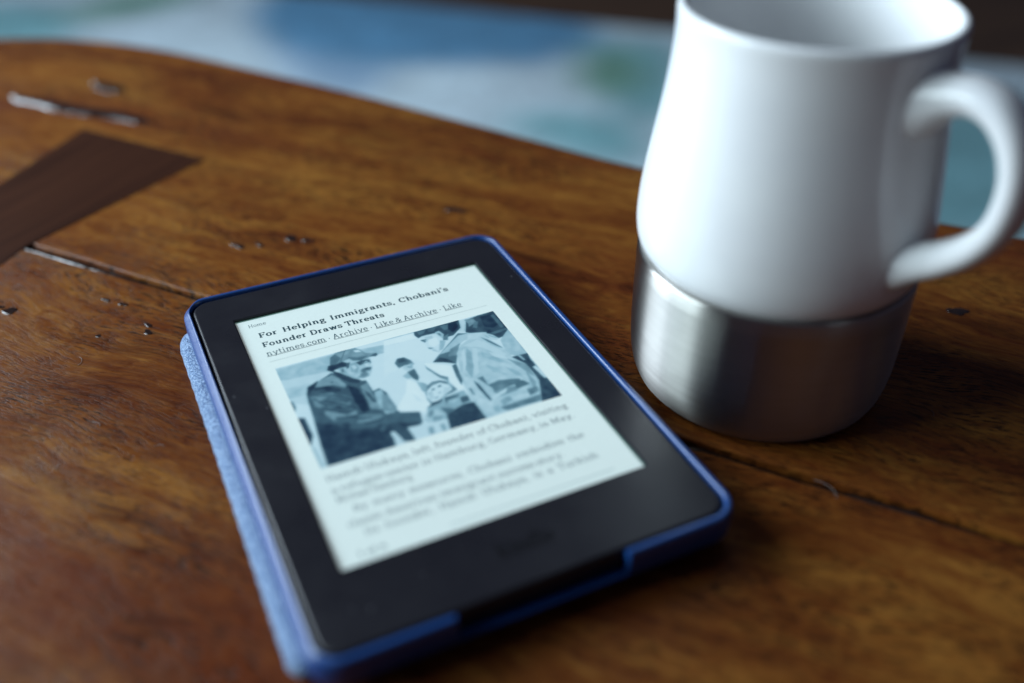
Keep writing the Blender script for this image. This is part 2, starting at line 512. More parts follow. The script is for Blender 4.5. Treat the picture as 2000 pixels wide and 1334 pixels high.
# rug: local frame, x along its far edge, y towards the table
RO = Vector((0.454, 1.935)); rf = Vector((-0.735, 0.678)); rn = Vector((-0.678, -0.735))
rx = np.linspace(-2.05, 0.66, 150); ry = np.linspace(0, 2.62, 140)
GX, GY = np.meshgrid(rx, ry)
WX = RO.x + rf.x * GX + rn.x * GY; WY = RO.y + rf.y * GX + rn.y * GY
pale = s2l((216, 236, 246)); blue = s2l((102, 160, 200)); teal = s2l((138, 192, 200)); green = s2l((120, 168, 150)); gry = s2l((156, 188, 216))
RC = np.zeros(GX.shape + (3,)); RC[:] = pale
def wob(poly, amp):
    out = []
    for i in range(len(poly)):
        a = np.array(poly[i]); b = np.array(poly[(i + 1) % len(poly)])
        for s in (0, .33, .66): out.append(tuple(a + (b - a) * s + NP.normal(0, amp, 2)))
    return out
RB = [(teal, [(-.30, 2.2), (-.044, 2.08), (-.03, 1.84), (-.171, 1.80), (-.5, 1.9)]),
      (green, [(-.06, 2.03), (.109, 2.12), (.292, 2.03), (.129, 1.95), (.005, 1.935)]),
      (gry, [(.301, 1.679), (.48, 1.471), (.421, 1.358), (.367, 1.307), (.287, 1.475)]),
      (blue, [(.322, 1.901), (.42, 1.996), (.62, 1.863), (.82, 1.66), (.94, 1.48), (.887, 1.374), (.734, 1.337), (.591, 1.389), (.471, 1.445), (.384, 1.545), (.311, 1.642), (.304, 1.779)]),
      (teal, [(.851, 1.40), (1.029, 1.35), (.9, 1.1), (.821, 1.0), (.741, 1.049), (.742, 1.157)]),
      (teal, [(.545, 1.152), (.667, 1.13), (.764, 1.026), (.674, .861), (.577, .986)]),
      (green, [(.755, 1.256), (.823, 1.341), (.888, 1.357), (.92, 1.296), (.86, 1.18), (.79, 1.134), (.742, 1.157)]),
      (teal, [(1.271, .90), (1.409, .86), (1.218, .665), (1.101, .705)]),
      (green, [(1.221, .812), (1.291, .802), (1.234, .719), (1.146, .698), (1.132, .735)])]
for i in range(16):      # the pattern goes on where the table or the frame hides it
    cx, cy = NP.uniform(-1.2, 1.9), NP.uniform(-1.3, .75)
    rr = NP.uniform(.12, .3)
    RB.append((random.choice([blue, teal, green, gry]), [(cx + rr * math.cos(t) * 1.3, cy + rr * math.sin(t)) for t in np.linspace(0, 6.28, 9)[:-1]]))
for c, poly in RB: RC[inpoly(WX, WY, wob(poly, .008))] = c
RC = blur(RC, 2)
rug = empty("rug", (RO.x, RO.y, FZ))
rug.rotation_euler = (0, 0, math.atan2(rf.y, rf.x))
# local x = rf, local y must be to the left of rf; rn = rotate rf by +90
o = grid_mesh("pile", list(rx), list(ry), .012, RC, "dye", M_RUG, rug)
mx, Mx, my, My = rx[0], rx[-1], ry[0], ry[-1]
hem = [(mx, my), (Mx, my), (Mx, My), (mx, My)]
vs, fs = loft([[(x, y, .001) for x, y in hem], [(x + (-.004 if x == mx else .004), y + (-.004 if y == my else .004), .006) for x, y in hem], [(x, y, .0122) for x, y in hem]])
build("hem", vs, fs, micro("rug_hem_cloth", s2l((150, 180, 195)), s2l((170, 198, 208)), .95, 200, .001), rug, smooth=False)
tag(rug, "pale aqua rug with blue and green blotches on the floor beyond the wooden table", "rug")

# ------------------------------------------------------------------ table (local x along the grain, y towards the far edge)
T = empty("wooden_table", (0, 0, FZ + .0125), math.atan2(-.773, .634))
TZ = -(FZ + .0125)
tag(T, "brown wooden table with a dark bow tie inlay and resin filled cracks", "table")
EDGE = [(-.502, .050), (-.495, .110), (-.466, .172), (-.412, .2125), (-.367, .2295), (-.312, .2365), (-.234, .2325), (-.164, .2275), (-.066, .2160), (.004, .2080), (.080, .2105), (.156, .2135), (.26, .215), (.38, .209), (.5, .206)]
EC = catmull(EDGE, 8)
JT = .0252
def plank(name, tlo, edge, material, live):
    rings = []
    for s, t in edge:
        g = .0019 + .00035 * math.sin(s * 61) + .0002 * math.sin(s * 173)
        if live:   # far plank: joint side is low t
            te = t; a = tlo + g
            sec = [(a, -.034), (a, -.0035), (a + .0001, -.0010), (a + .0003, -.0003), (a + .0007, 0), (a + .0011, 0)]
            for q in (.25, .5, .75): sec.append((a + (te - a) * q, 0))
            sec += [(te - .0066, 0), (te - .006, 0), (te - .0032, -.0006), (te - .0012, -.0022), (te, -.006), (te - .001, -.018), (te - .006, -.034)]
        else:
            te = tlo; a = JT - g
            sec = [(a, -.034), (a, -.0035), (a - .0001, -.0010), (a - .0003, -.0003), (a - .0007, 0), (a - .0011, 0)]
            for q in (.25, .5, .75): sec.append((a + (te - a) * q, 0))
            sec += [(te + .004, 0), (te + .0015, -.0008), (te, -.004), (te, -.034)]
        rings.append([(s, y, TZ + z) for y, z in sec])
    vs, fs = loft(rings, closed=True, cap0=True, cap1=True)
    return autosmooth(build(name, vs, fs, material, T), 50)
plank("plank", JT, [(s, t) for s, t in EC], M_WOOD[0], True)
plank("plank", -.36, [(s, 0) for s in np.linspace(-.5, .5, 60)], M_WOOD[1], False)
# dark filler lying in the joint
rings = []
for s in np.linspace(-.499, .499, 400):
    h = -.0019 + .0005 * math.sin(s * 97) + NP.normal(0, .00025)
    rings.append([(s, JT - .0019, TZ - .0045), (s, JT - .0019, TZ + h - .0005), (s, JT, TZ + h), (s, JT + .0019, TZ + h - .0005), (s, JT + .0019, TZ - .0045)])
vs, fs = loft(rings, closed=True, cap0=True, cap1=True)
build("joint_filler", vs, fs, M_RESIN, T)
# bow tie key let in across the joint
def slab(name, outline, z0, z1, material, ch=.0003):
    n = len(outline); c = np.mean(np.array(outline), axis=0)
    def sh(d):
        out = []
        for p in outline:
            v = np.array(p) - c; L = np.linalg.norm(v); out.append(c + v * (1 - d / L))
        return out
    rings = [[(x, y, z0) for x, y in sh(0)], [(x, y, z1 - ch) for x, y in sh(0)], [(x, y, z1) for x, y in sh(ch * 1.5)]]
    vs, fs = loft(rings, closed=True, cap0=True, cap1=True)
    return build(name, vs, fs, material, T, smooth=False)
kc = -.2275
slab("bow_tie_key", [(kc - .0405, .1235), (kc + .039, .1225), (kc + .0262, JT), (kc + .039, -.073), (kc - .0405, -.073), (kc - .0235, JT)], TZ - .006, TZ + .00028, M_KEY)

def resin_patch(name, pts, widths, h=.0007, seed=0, sub=6):
    """a lumpy bead of dark resin following a crack"""
    rs = np.random.RandomState(seed)
    P = catmull([(*p, wd) for p, wd in zip(pts, widths)], sub)
    waves = [(.00016, rs.normal(0, 650), rs.normal(0, 420), rs.rand() * 6) for _ in range(3)] + [(.00013, rs.normal(0, 2000), rs.normal(0, 1200), rs.rand() * 6) for _ in range(2)]
    rings = []
    for i, q in enumerate(P):
        a = P[max(0, i - 1)]; b = P[min(len(P) - 1, i + 1)]
        d = (b - a)[:2]; d = d / (np.linalg.norm(d) + 1e-9); nrm = np.array([-d[1], d[0]])
        wd = max(.0001, q[2]) * (1 + .12 * math.sin(i * .13 + seed) + rs.normal(0, .03)); hh = abs(h) * min(1, wd / .0015)
        ring = []
        for k in range(13):
            f = -1 + 2 * k / 12
            p = q[:2] + nrm * f * wd
            wav = sum(A_ * math.sin(kx * p[0] + ky * p[1] + ph_) for A_, kx, ky, ph_ in waves)
            z = TZ + (-.0002 - hh * (1 - f * f) if h < 0 else -.0004 + (.0004 + hh) * (1 - f * f)) + wav * (1 - f * f) * min(1, wd / .0012)
            ring.append((p[0], p[1], z))
        rings.append(ring)
    vs, fs = loft(rings, closed=True, cap0=True, cap1=True)
    return build(name, vs, fs, M_RESIN, T)
def loc(x, y):   # world table point -> local
    return (x * .634 - y * .773, x * .773 + y * .634)
def L(pts): return [loc(x / 1000, y / 1000) for x, y in pts]
# crack along the joint beside the key
resin_patch("resin_fill", L([(-110.5, 172), (-104, 164), (-93, 150.5), (-82, 136.5), (-71, 122.5), (-63, 112), (-52, 99)]), [.0013, .0016, .0018, .0018, .0018, .0017, .0012], -.0010, 3, 40)
resin_patch("resin_fill", L([(-106, 347), (-100, 340.4), (-88, 327), (-75, 313), (-62, 301), (-48.6, 287), (-42, 279)]), [.0008, .0045, .005, .0065, .0062, .005, .0008], .0011, 5, 30)
resin_patch("resin_fill", L([(-63, 349), (-58, 342), (-53, 335), (-49, 328)]), [.0012, .006, .0055, .001], .0012, 7, 24)
def knot(x, y, r, seed, st=1.8, h=.00006):
    rs = np.random.RandomState(seed); cx, cy = loc(x / 1000, y / 1000)
    rings = []
    for f, z in ((1.0, -.0005), (.97, .0001), (.7, h * .7), (.35, h), (.02, h * 1.1)):
        ring = []
        for k in range(14):
            t = 2 * math.pi * k / 14
            rr = r * f * (1 + .28 * math.sin(2 * t + seed) + .14 * math.sin(3 * t + 2 * seed))
            ring.append((cx + rr * st * math.cos(t), cy + rr * math.sin(t), TZ + z + (rs.normal(0, h * .25) if 0 < z else 0)))
        rings.append(ring)
    vs, fs = loft(rings, cap1=True)
    return build("knot", vs, fs, M_RESIN, T)
for i, (x, y, r) in enumerate([(64.1, 125.2, .0024), (-29.5, 135, .0018), (-21, 132, .0012), (-8, 131.5, .0020), (-117.6, 123.4, .0019), (-121.5, 128, .0014), (-78.6, 110.1, .0011), (-84, 116, .0010), (-72.1, 92, .0010), (-72.9, 87.2, .0012), (-89.5, 92.5, .0007), (203.9, -28.4, .0024), (-2, 127, .0015)]):
    knot(x, y, r, i + 1)
# four plain legs
for sx, sy in ((-.42, .12), (-.42, -.28), (.42, .12), (.42, -.28)):
    rings = [[(sx + a * q, sy + b * q, z) for a, b in ((-1, -1), (1, -1), (1, 1), (-1, 1))] for z, q in ((.0, .02), (.003, .022), (TZ - .034, .03))]
    vs, fs = loft(rings, cap0=True, cap1=True); build("leg", vs, fs, M_WOOD[1], T, smooth=False)
# stray fibres lying on the wood
def tubes(paths, r):
    V, F = [], []
    for P in paths:
        base = len(V)
        for p in P:
            for k in range(4): V.append((p[0] + r * math.cos(k * 1.571), p[1] + r * math.sin(k * 1.571) * .7, p[2] + r * math.sin(k * 1.571)))
        for i in range(len(P) - 1):
            for k in range(4): F.append((base + i * 4 + k, base + i * 4 + (k + 1) % 4, base + (i + 1) * 4 + (k + 1) % 4, base + (i + 1) * 4 + k))
    return V, F
fib = []
for x, y, a, ln in ((96.5, -86, 1.2, 9), (-98, 77, .9, 5), (-110, 25, .6, 3), (-78, 22, 2.4, 3), (150, -70, .5, 3), (-95, 40, 1.6, 4)):
    P = []
    for k in range(7):
        t = k / 6; aa = a + (t - .5) * .9
        P.append(((x + ln * t * math.cos(aa)) / 1000, (y + ln * t * math.sin(aa)) / 1000, .00018))
    fib.append(P)
V, F = tubes(fib, .00008)
tag(build("lint", V, F, M_LINT), "a few pale stray fibres lying on the brown table wood", "lint", kind='stuff')

# ------------------------------------------------------------------ rounded rectangle paths
def rrect(x0, x1, y0, y1, r, nc=10, bottom=None, ne=6):
    """counter-clockwise from bottom-left corner end; bottom = list of x positions along the lower edge"""
    P = []
    def corner(cx, cy, a0):
        for k in range(nc + 1):
            a = a0 + (math.pi / 2) * k / nc
            P.append((cx + r * math.cos(a), cy + r * math.sin(a)))
    corner(x0 + r, y0 + r, math.pi)
    for x in (bottom or []): P.append((x, y0))
    corner(x1 - r, y0 + r, -math.pi / 2)
    corner(x1 - r, y1 - r, 0)
    corner(x0 + r, y1 - r, math.pi / 2)
    return P

# ------------------------------------------------------------------ cover
CX0, CX1, CY0, CY1 = -.0607, .0601, -.0886, .0803
ZT = .0138
cover = empty("e_reader_cover", (0, -.004, 0))
CO = (0, -.004, 0)
tag(cover, "blue plastic shell cover with light blue fabric flap folded under the e-reader", "cover")
NX0, NX1 = -.0247, .0235
bot = [-.045, -.035, NX0 - .0012, NX0 - .0004, NX0, NX0 + .0001, -.01, .01, NX1 - .0001, NX1, NX1 + .0004, NX1 + .0012, .035, .045]
def shell_ring(d, dl, z):
    def path(q): return rrect(CX0 + q, CX1 - q, CY0 + q, CY1 - q, max(.001, .0092 - q), 12, bot)
    out = []
    for k, ((x, y), (u, v)) in enumerate(zip(path(d), path(dl))):
        e = min(1, max(0, (CX0 + .0070 - x) / .0052)); e = e * e * (3 - 2 * e)
        x += (u - x) * e; y += (v - y) * e
        zz = z
        if y < -.08 and NX0 + .00005 < x < NX1 - .00005 and abs(x) < .03: zz = min(z, .0062)
        out.append((x, y, zz))
    return out
prof = [(.0045, .0045, .0034), (.0016, .0014, .0036), (.0005, .0003, .0045), (.0001, 0, .0058), (0, 0, .0112), (.00005, .0001, .0117), (.0001, .0004, .0122), (.0002, .0011, .0129), (.0003, .0014, .0132), (.0006, .0017, .0136), (.0010, .0020, ZT), (.0018, .0022, ZT), (.0021, .0024, ZT - .0002), (.0023, .0026, ZT - .0008), (.0024, .0027, .0058), (.0026, .0029, .0051)]
vs, fs = loft([shell_ring(*q) for q in prof], cap0=True, cap1=True)
autosmooth(build("shell", vs, fs, M_CASE, cover, CO), 40)
# folded fabric flap: a soft slab whose round spine bulges out on the left
rings = []
ys = [-.0805, -.0800, -.0785, -.076] + list(np.linspace(-.072, .064, 60)) + [.068, .0705, .0725, .0735, .0740]
for y in ys:
    e = min(1, (y + .0806) / .003, (.0741 - y) / .007); e = max(0.02, e) ** .5
    xl = -.0600 - .0047 * e - .00012 * math.sin(y * 900)
    sec = []
    for k in range(11):
        a = math.pi * (1.5 - k / 10.0)
        sec.append((xl + .0033 + .0033 * math.cos(a), .0034 + .0033 * math.sin(a) * (.35 + .65 * e)))
    sec += [(-.0585, .0068), (-.0565, .0062), (-.056, .00335), (.0565, .00335), (.058, .0018), (.0565, .0003), (0, .0001)]
    rings.append([(x, y, z) for x, z in sec])
vs, fs = loft(rings, cap0=True, cap1=True)
autosmooth(build("fabric_flap", vs, fs, M_FABRIC, cover, CO), 60)

# ------------------------------------------------------------------ e-reader
rd = empty("e_reader", (0, -.004, .0052)); RO3 = (0, -.004, .0052)
tag(rd, "black e-reader showing a news article with a photograph on its lit page", "e-reader")
DX0, DX1, DY0, DY1 = CX0 + .0031, CX1 - .0029, CY0 + .0029, CY1 - .0029
sw, sh = .0907 / 2, .1224 / 2
ZB, ZS = .0133, .0126
def dring(d, z): return [(x, y, z) for x, y in rrect(DX0 + d, DX1 - d, DY0 + d, DY1 - d, max(.001, .0068 - d), 12)]
def wring(m, z, r=.0004): return [(x, y, z) for x, y in rrect(-sw - m, sw + m, -sh - m, sh + m, r, 12)]
vs, fs = loft([dring(.0016, .0054), dring(.0004, .0058), dring(0, .007), dring(0, .0122), dring(.0002, .0128), dring(.0006, .01316), dring(.0011, ZB), dring(.00125, ZB),
               dring(.0060, ZB), wring(.0006, ZB, .0006), wring(.0004, ZB, .0006), wring(.00005, ZB - .0002), wring(0, ZS - .0006)], cap0=True)
autosmooth(build("body", vs, fs, M_BEZEL, rd, RO3), 40)
build("screen", [(-sw - .0002, -sh - .0002, ZS - .0003), (sw + .0002, -sh - .0002, ZS - .0003), (sw + .0002, sh + .0002, ZS - .0003), (-sw - .0002, sh + .0002, ZS - .0003)], [(0, 1, 2, 3)], M_GUIDE, rd, RO3)
build("page", [(-sw, -sh, ZS - .0001), (sw - .0006, -sh, ZS - .0001), (sw - .0006, sh - .0010, ZS - .0001), (-sw, sh - .0010, ZS - .0001)], [(0, 1, 2, 3)], M_PAGE, rd, RO3)

# ---- slab serif stroke lettering
def arc(cx, cy, rx, ry, a0, a1, n=14):
    return [(cx + rx * math.cos(R_(a0 + (a1 - a0) * k / n)), cy + ry * math.sin(R_(a0 + (a1 - a0) * k / n))) for k in range(n + 1)]
def sf(x, y, l=.15, r=None): return [(x - l, y), (x + (l if r is None else r), y)]
X = .68
T0, T1 = .04, X - .04
def glyphs():
    g = {}
    bowl = lambda cx=.36: arc(cx, X / 2, .26, X / 2 - .03, 0, 360, 22)
    g['o'] = (.72, [bowl()])
    g['c'] = (.62, [arc(.36, X / 2, .26, X / 2 - .03, 45, 315, 18), [(.54, .56), (.54, .44)]])
    g['e'] = (.68, [[(.1, .36), (.61, .36)], arc(.36, X / 2, .26, X / 2 - .03, 3, 315, 20)])
    arch = lambda x0, x1: [(x0, .46)] + arc((x0 + x1) / 2 + .02, .40, (x1 - x0) / 2 - .02, .25, 150, 0, 8) + [(x1, 0)]
    g['n'] = (.84, [[(.2, 0), (.2, X)], arch(.2, .62), sf(.2, T0), sf(.64, T0), [(.05, T1), (.2, T1)]])
    g['m'] = (1.24, [[(.2, 0), (.2, X)], arch(.2, .61), arch(.61, 1.02), sf(.2, T0), sf(.61, T0, .12), sf(1.04, T0), [(.05, T1), (.2, T1)]])
    g['h'] = (.84, [[(.2, 0), (.2, 1.05)], arch(.2, .62), sf(.2, T0), sf(.64, T0), [(.05, 1.01), (.2, 1.01)]])
    g['r'] = (.62, [[(.2, 0), (.2, X)], [(.2, .40), (.28, .56), (.40, .65), (.54, .63)], sf(.2, T0, .15, .2), [(.05, T1), (.2, T1)]])
    g['u'] = (.84, [[(.2, X), (.2, .22)] + arc(.40, .22, .2, .19, 180, 300, 8) + [(.62, .24)], [(.62, X), (.62, 0)], [(.05, T1), (.2, T1)], [(.47, T1), (.62, T1)], [(.62, T0), (.77, T0)]])
    g['i'] = (.42, [[(.2, 0), (.2, X)], sf(.2, T0), [(.05, T1), (.2, T1)], [(.2, .84), (.2, 1.0)]])
    g['l'] = (.42, [[(.2, 0), (.2, 1.05)], sf(.2, T0), [(.05, 1.01), (.2, 1.01)]])
    g['a'] = (.72, [[(.12, .52)] + arc(.33, .46, .19, .19, 140, 0, 8) + [(.52, 0)], arc(.30, .20, .19, .17, 0, 360, 16), [(.52, T0), (.68, T0)], [(.12, .56), (.12, .48)]])
    g['d'] = (.82, [arc(.34, X / 2, .24, X / 2 - .03, 0, 360, 20), [(.60, 0), (.60, 1.05)], [(.45, 1.01), (.60, 1.01)], [(.60, T0), (.76, T0)]])
    g['b'] = (.80, [arc(.44, X / 2, .24, X / 2 - .03, 0, 360, 20), [(.19, 0), (.19, 1.05)], [(.04, 1.01), (.19, 1.01)]])
    g['p'] = (.80, [arc(.44, X / 2, .24, X / 2 - .03, 0, 360, 20), [(.19, -.30), (.19, X)], [(.04, T1), (.19, T1)], sf(.19, -.26)])
    g['g'] = (.74, [arc(.33, .45, .20, .20, 0, 360, 16), arc(.36, -.12, .27, .15, 0, 360, 18), [(.24, .25), (.20, .12), (.30, .05)], [(.50, .60), (.68, .66)]])
    g['t'] = (.52, [[(.22, .9), (.22, .18)] + arc(.36, .18, .14, .15, 180, 310, 6), [(.04, T1), (.46, T1)]])
    g['f'] = (.50, [[(.2, 0), (.2, .82)] + arc(.36, .84, .16, .18, 180, 50, 6), sf(.2, T0, .15, .18), [(.04, T1), (.44, T1)]])
    g['s'] = (.60, [[(.50, .56)] + arc(.30, .50, .20, .15, 50, 215, 8) + [(.30, .36)] + arc(.30, .19, .22, .16, 40, -150, 9) + [(.09, .14)], [(.51, .60), (.51, .48)], [(.09, .08), (.09, .22)]])
    g['v'] = (.76, [[(.12, X), (.38, 0)], [(.64, X), (.38, 0)], sf(.12, T1, .12), sf(.64, T1, .12)])
    g['y'] = (.76, [[(.12, X), (.40, .02)], [(.66, X), (.32, -.24), (.18, -.28)], sf(.12, T1, .12), sf(.66, T1, .12)])
    g['w'] = (1.08, [[(.12, X), (.34, 0)], [(.54, X), (.34, 0)], [(.54, X), (.76, 0)], [(.96, X), (.76, 0)], sf(.12, T1, .12), sf(.54, T1, .09), sf(.96, T1, .12)])
    g['k'] = (.80, [[(.2, 0), (.2, 1.05)], [(.58, X), (.22, .30)], [(.34, .40), (.64, 0)], sf(.2, T0), sf(.64, T0, .12), sf(.58, T1, .12), [(.05, 1.01), (.2, 1.01)]])
    c0, c1 = .04, .96
    g['F'] = (.80, [[(.22, 0), (.22, 1)], [(.06, c1), (.72, c1)], [(.22, .5), (.55, .5)], [(.72, 1), (.72, .78)], [(.55, .4), (.55, .6)], sf(.22, c0, .16, .2)])
    g['H'] = (1.04, [[(.22, 0), (.22, 1)], [(.82, 0), (.82, 1)], [(.22, .5), (.82, .5)], sf(.22, c0), sf(.22, c1), sf(.82, c0), sf(.82, c1)])
    g['I'] = (.46, [[(.23, 0), (.23, 1)], sf(.23, c0), sf(.23, c1)])
    g['D'] = (.96, [[(.22, 0), (.22, 1)], [(.06, c1), (.45, c1)] + arc(.45, .5, .40, .46, 90, -90, 14) + [(.06, c0)]])
    g['T'] = (.88, [[(.44, 0), (.44, 1)], [(.08, c1), (.80, c1)], [(.08, 1), (.08, .74)], [(.80, 1), (.80, .74)], sf(.44, c0, .17)])
    g['C'] = (.90, [arc(.48, .5, .38, .47, 42, 318, 20), [(.77, .98), (.77, .72)]])
    g['A'] = (.94, [[(.14, 0), (.46, 1)], [(.80, 0), (.46, 1)], [(.26, .34), (.68, .34)], sf(.14, c0, .13), sf(.80, c0, .14)])
    g['L'] = (.78, [[(.22, 0), (.22, 1)], [(.06, c0), (.70, c0)], [(.70, 0), (.70, .25)], sf(.22, c1, .16, .18)])
    g['B'] = (.82, [[(.22, 0), (.22, 1)], [(.06, c1), (.45, c1)] + arc(.45, .74, .22, .22, 90, -90, 8) + [(.22, .52)], [(.45, .52)] + arc(.47, .28, .26, .24, 90, -90, 8) + [(.06, c0)]])
    g['G'] = (.94, [arc(.48, .5, .38, .47, 42, 350, 20), [(.55, .42), (.95, .42)], [(.80, .42), (.80, .08)]])
    g['M'] = (1.16, [[(.2, 0), (.2, 1)], [(.2, 1), (.57, .15)], [(.94, 1), (.57, .15)], [(.94, 0), (.94, 1)], sf(.2, c0), sf(.94, c0), [(.04, c1), (.2, c1)], [(.94, c1), (1.1, c1)]])
    g['U'] = (.98, [[(.2, 1), (.2, .32)] + arc(.49, .32, .29, .30, 180, 360, 12) + [(.78, 1)], sf(.2, c1), sf(.78, c1)])
    g['&'] = (.92, [[(.80, .0), (.26, .72)] + arc(.42, .80, .18, .17, 180, -20, 8) + [(.30, .52)] + arc(.34, .25, .25, .23, 100, 330, 10) + [(.74, .48)], sf(.76, .46, .1)])
    g[','] = (.32, [[(.17, .10), (.17, -.02), (.08, -.18)]])
    g['.'] = (.32, [[(.16, 0), (.16, .14)]])
    g["'"] = (.26, [[(.13, 1.05), (.13, .78)]])
    g['·'] = (.40, [[(.20, .28), (.20, .42)]])
    g['1'] = (.5, [[(.25, 0), (.25, 1)], [(.08, .88), (.25, .98)], sf(.25, c0)])
    g['6'] = (.7, [arc(.35, .30, .25, .28, 0, 360, 16), [(.10, .34), (.16, .70), (.36, .94), (.52, .98)]])
    return g
GL = glyphs()
def stroke(P, thick, thin, z, V, F, sc, ox, oy):
    P = [np.array(p, float) for p in P]
    closed = np.allclose(P[0], P[-1]) and len(P) > 3
    n = len(P); base = len(V)
    for i, p in enumerate(P):
        a = P[i - 1] if i else (P[-2] if closed else P[0]); b = P[i + 1] if i < n - 1 else (P[1] if closed else P[-1])
        d = b - a; d = d / (np.linalg.norm(d) + 1e-9); nr = np.array([-d[1], d[0]])
        hw = .5 * (thin + (thick - thin) * abs(d[1]) ** 1.3)
        for s in (1, -1):
            q = p + nr * hw * s
            V.append((ox + q[0] * sc[0], oy + q[1] * sc[1], z))
    for i in range(n - 1): F.append((base + 2 * i, base + 2 * i + 1, base + 2 * i + 3, base + 2 * i + 2))
def word_w(s, sp): return sum(GL[c][0] + sp for c in s) - sp
def text_line(words, x0, x1, y, size, bold, material, z, under=(), justify=True, name="text_line", wx=1.0, sp=.02):
    thick, thin = (.215, .10) if bold else (.125, .075)
    V, F = [], []
    tot = sum(word_w(s, sp) for s in words); gaps = len(words) - 1
    if justify and gaps:
        nat = size * wx * (tot + gaps * .34)
        sx = size * wx
        gap = ((x1 - x0) - tot * sx) / gaps
        if gap < .24 * size: sx = (x1 - x0) / (tot + gaps * .30); gap = .30 * sx
    else:
        sx = (x1 - x0) / (tot + gaps * (.48 if bold else .34)); gap = (.48 if bold else .34) * sx
    x = x0; k = 0; spans = []
    for s in words:
        xs = x
        for c in s:
            adv, st = GL[c]
            for q in st:
                stroke(q, thick * size / sx if False else thick, thin, z + (k % 40) * 6e-7, V, F, (sx, size), x, y); k += 1
            x += (adv + sp) * sx
        x -= sp * sx; spans.append((xs, x)); x += gap
    for i0, i1 in under:
        a, b = spans[i0][0], spans[i1][1]; yy = y - .16 * size; t = .035 * size
        base = len(V)
        V += [(a, yy - t, z + 3e-5), (b, yy - t, z + 3e-5), (b, yy + t, z + 3e-5), (a, yy + t, z + 3e-5)]; F.append((base, base + 1, base + 2, base + 3))
    return build(name, V, F, material, rd, RO3, smooth=False, recalc=False)
Z1 = ZS - .00007
mm = .001
text_line(["Home"], -41.7 * mm, -35.6 * mm, 55.6 * mm, 1.9 * mm, False, M_TEXT3, Z1, justify=False)
text_line(["For", "Helping", "Immigrants,", "Chobani's"], -39.7 * mm, 29.4 * mm, 48.4 * mm, 2.8 * mm, True, M_TEXT, Z1, wx=1.0, sp=.07)
text_line(["Founder", "Draws", "Threats"], -39.9 * mm, 2.9 * mm, 42.55 * mm, 2.8 * mm, True, M_TEXT, Z1, justify=False, sp=.08)
text_line(["nytimes.com", "·", "Archive", "·", "Like", "&", "Archive", "·", "Like"], -39.9 * mm, 30 * mm, 37.2 * mm, 2.75 * mm, False, M_TEXT2, Z1, under=[(0, 0), (2, 2), (4, 6), (8, 8)], justify=False, sp=.05)
def rule(x0, x1, y, t): build("rule", [(x0, y, Z1), (x1, y, Z1), (x1, y + t, Z1), (x0, y + t, Z1)], [(0, 1, 2, 3)], M_HAIR, rd, RO3, smooth=False)
rule(-39.9 * mm, 38 * mm, 33.6 * mm, .22 * mm)
B_ = [(["Hamdi", "Ulukaya,", "left,", "founder", "of", "Chobani,", "visiting"], -39.2, 37.6, -28.3, True),
      (["a", "refugee", "center", "in", "Hamburg,", "Germany,", "in", "May."], -39.2, 37.2, -33.4, True),
      (["Michael", "Hamburg"], -39.0, -16.8, -37.4, False),
      (["By", "many", "measures,", "Chobani", "embodies", "the"], -35.8, 35.7, -42.4, True),
      (["classic", "American", "immigrant", "success", "story."], -39.0, 26.2, -47.5, False),
      (["Its", "founder,", "Hamdi", "Ulukaya,", "is", "a", "Turkish"], -35.7, 35.2, -51.9, True)]
for words, x0, x1, y, j in B_: text_line(words, x0 * mm, x1 * mm, y * mm, 2.5 * mm, False, M_TEXT3, Z1, justify=j, wx=1.02)
text_line(["1", "of", "6"], -39.6 * mm, -32 * mm, -58.2 * mm, 1.6 * mm, True, M_TEXT3, Z1, justify=False)
rule(-14 * mm, 36.6 * mm, -58.2 * mm, .5 * mm)
text_line(["kindle"], -7.2 * mm, 9.1 * mm, -75.2 * mm, 5.0 * mm, True, M_LOGO, ZB + .00004, justify=False, name="logo")

# ---- the halftone picture: flat grey tones painted on a fine grid
PX0, PX1, PY0, PY1 = -.0392, .0385, -.0224, .0295
nx, ny = 380, 250
SS = 2
gx, gy = np.meshgrid((np.arange(nx * SS) + .5) / (nx * SS) * 999, (np.arange(ny * SS) + .5) / (ny * SS) * 999)
tone = np.full(gx.shape, .80)
for t, flat in PIC:
    poly = list(zip(flat[0::2], flat[1::2]))
    xs_ = [p[0] for p in poly]; ys_ = [p[1] for p in poly]
    i0, i1 = max(0, int(min(xs_) / 999 * nx * SS) - 1), min(nx * SS, int(max(xs_) / 999 * nx * SS) + 2)
    j0, j1 = max(0, int(min(ys_) / 999 * ny * SS) - 1), min(ny * SS, int(max(ys_) / 999 * ny * SS) + 2)
    if i1 <= i0 or j1 <= j0: continue
    sub = tone[j0:j1, i0:i1]
    sub[inpoly(gx[j0:j1, i0:i1], gy[j0:j1, i0:i1], poly)] = t / 100
soft = blur(tone, 4); tone = .45 * blur(tone, 1) + .35 * soft + .20 * blur(tone, 10)
tone = tone.reshape(ny, SS, nx, SS).mean((1, 3))
fold = blur(NP.normal(0, 1, tone.shape), 2) * .05 + blur(blur(NP.normal(0, 1, tone.shape), 4), 3) * .5
tone = np.clip(.5 + (tone - .5) * 1.0 + .02 + fold * (.25 + .75 * (tone < .7)) * .45, .03, .97)
stops = np.array([0, .12, .35, .6, .8, 1.0])
cols = np.array([s2l(c) for c in ((42, 52, 68), (52, 68, 86), (84, 116, 132), (136, 174, 190), (178, 208, 220), (204, 226, 231))])
rel = np.stack([np.interp(tone, stops, cols[:, k]) for k in range(3)], -1) / np.array(PAGE) * np.array(PAGE_ALB)
rel = np.clip(rel * 1.04 - .020, .010, 1)
xs = np.linspace(PX0, PX1, nx); ys = np.linspace(PY0, PY1, ny)
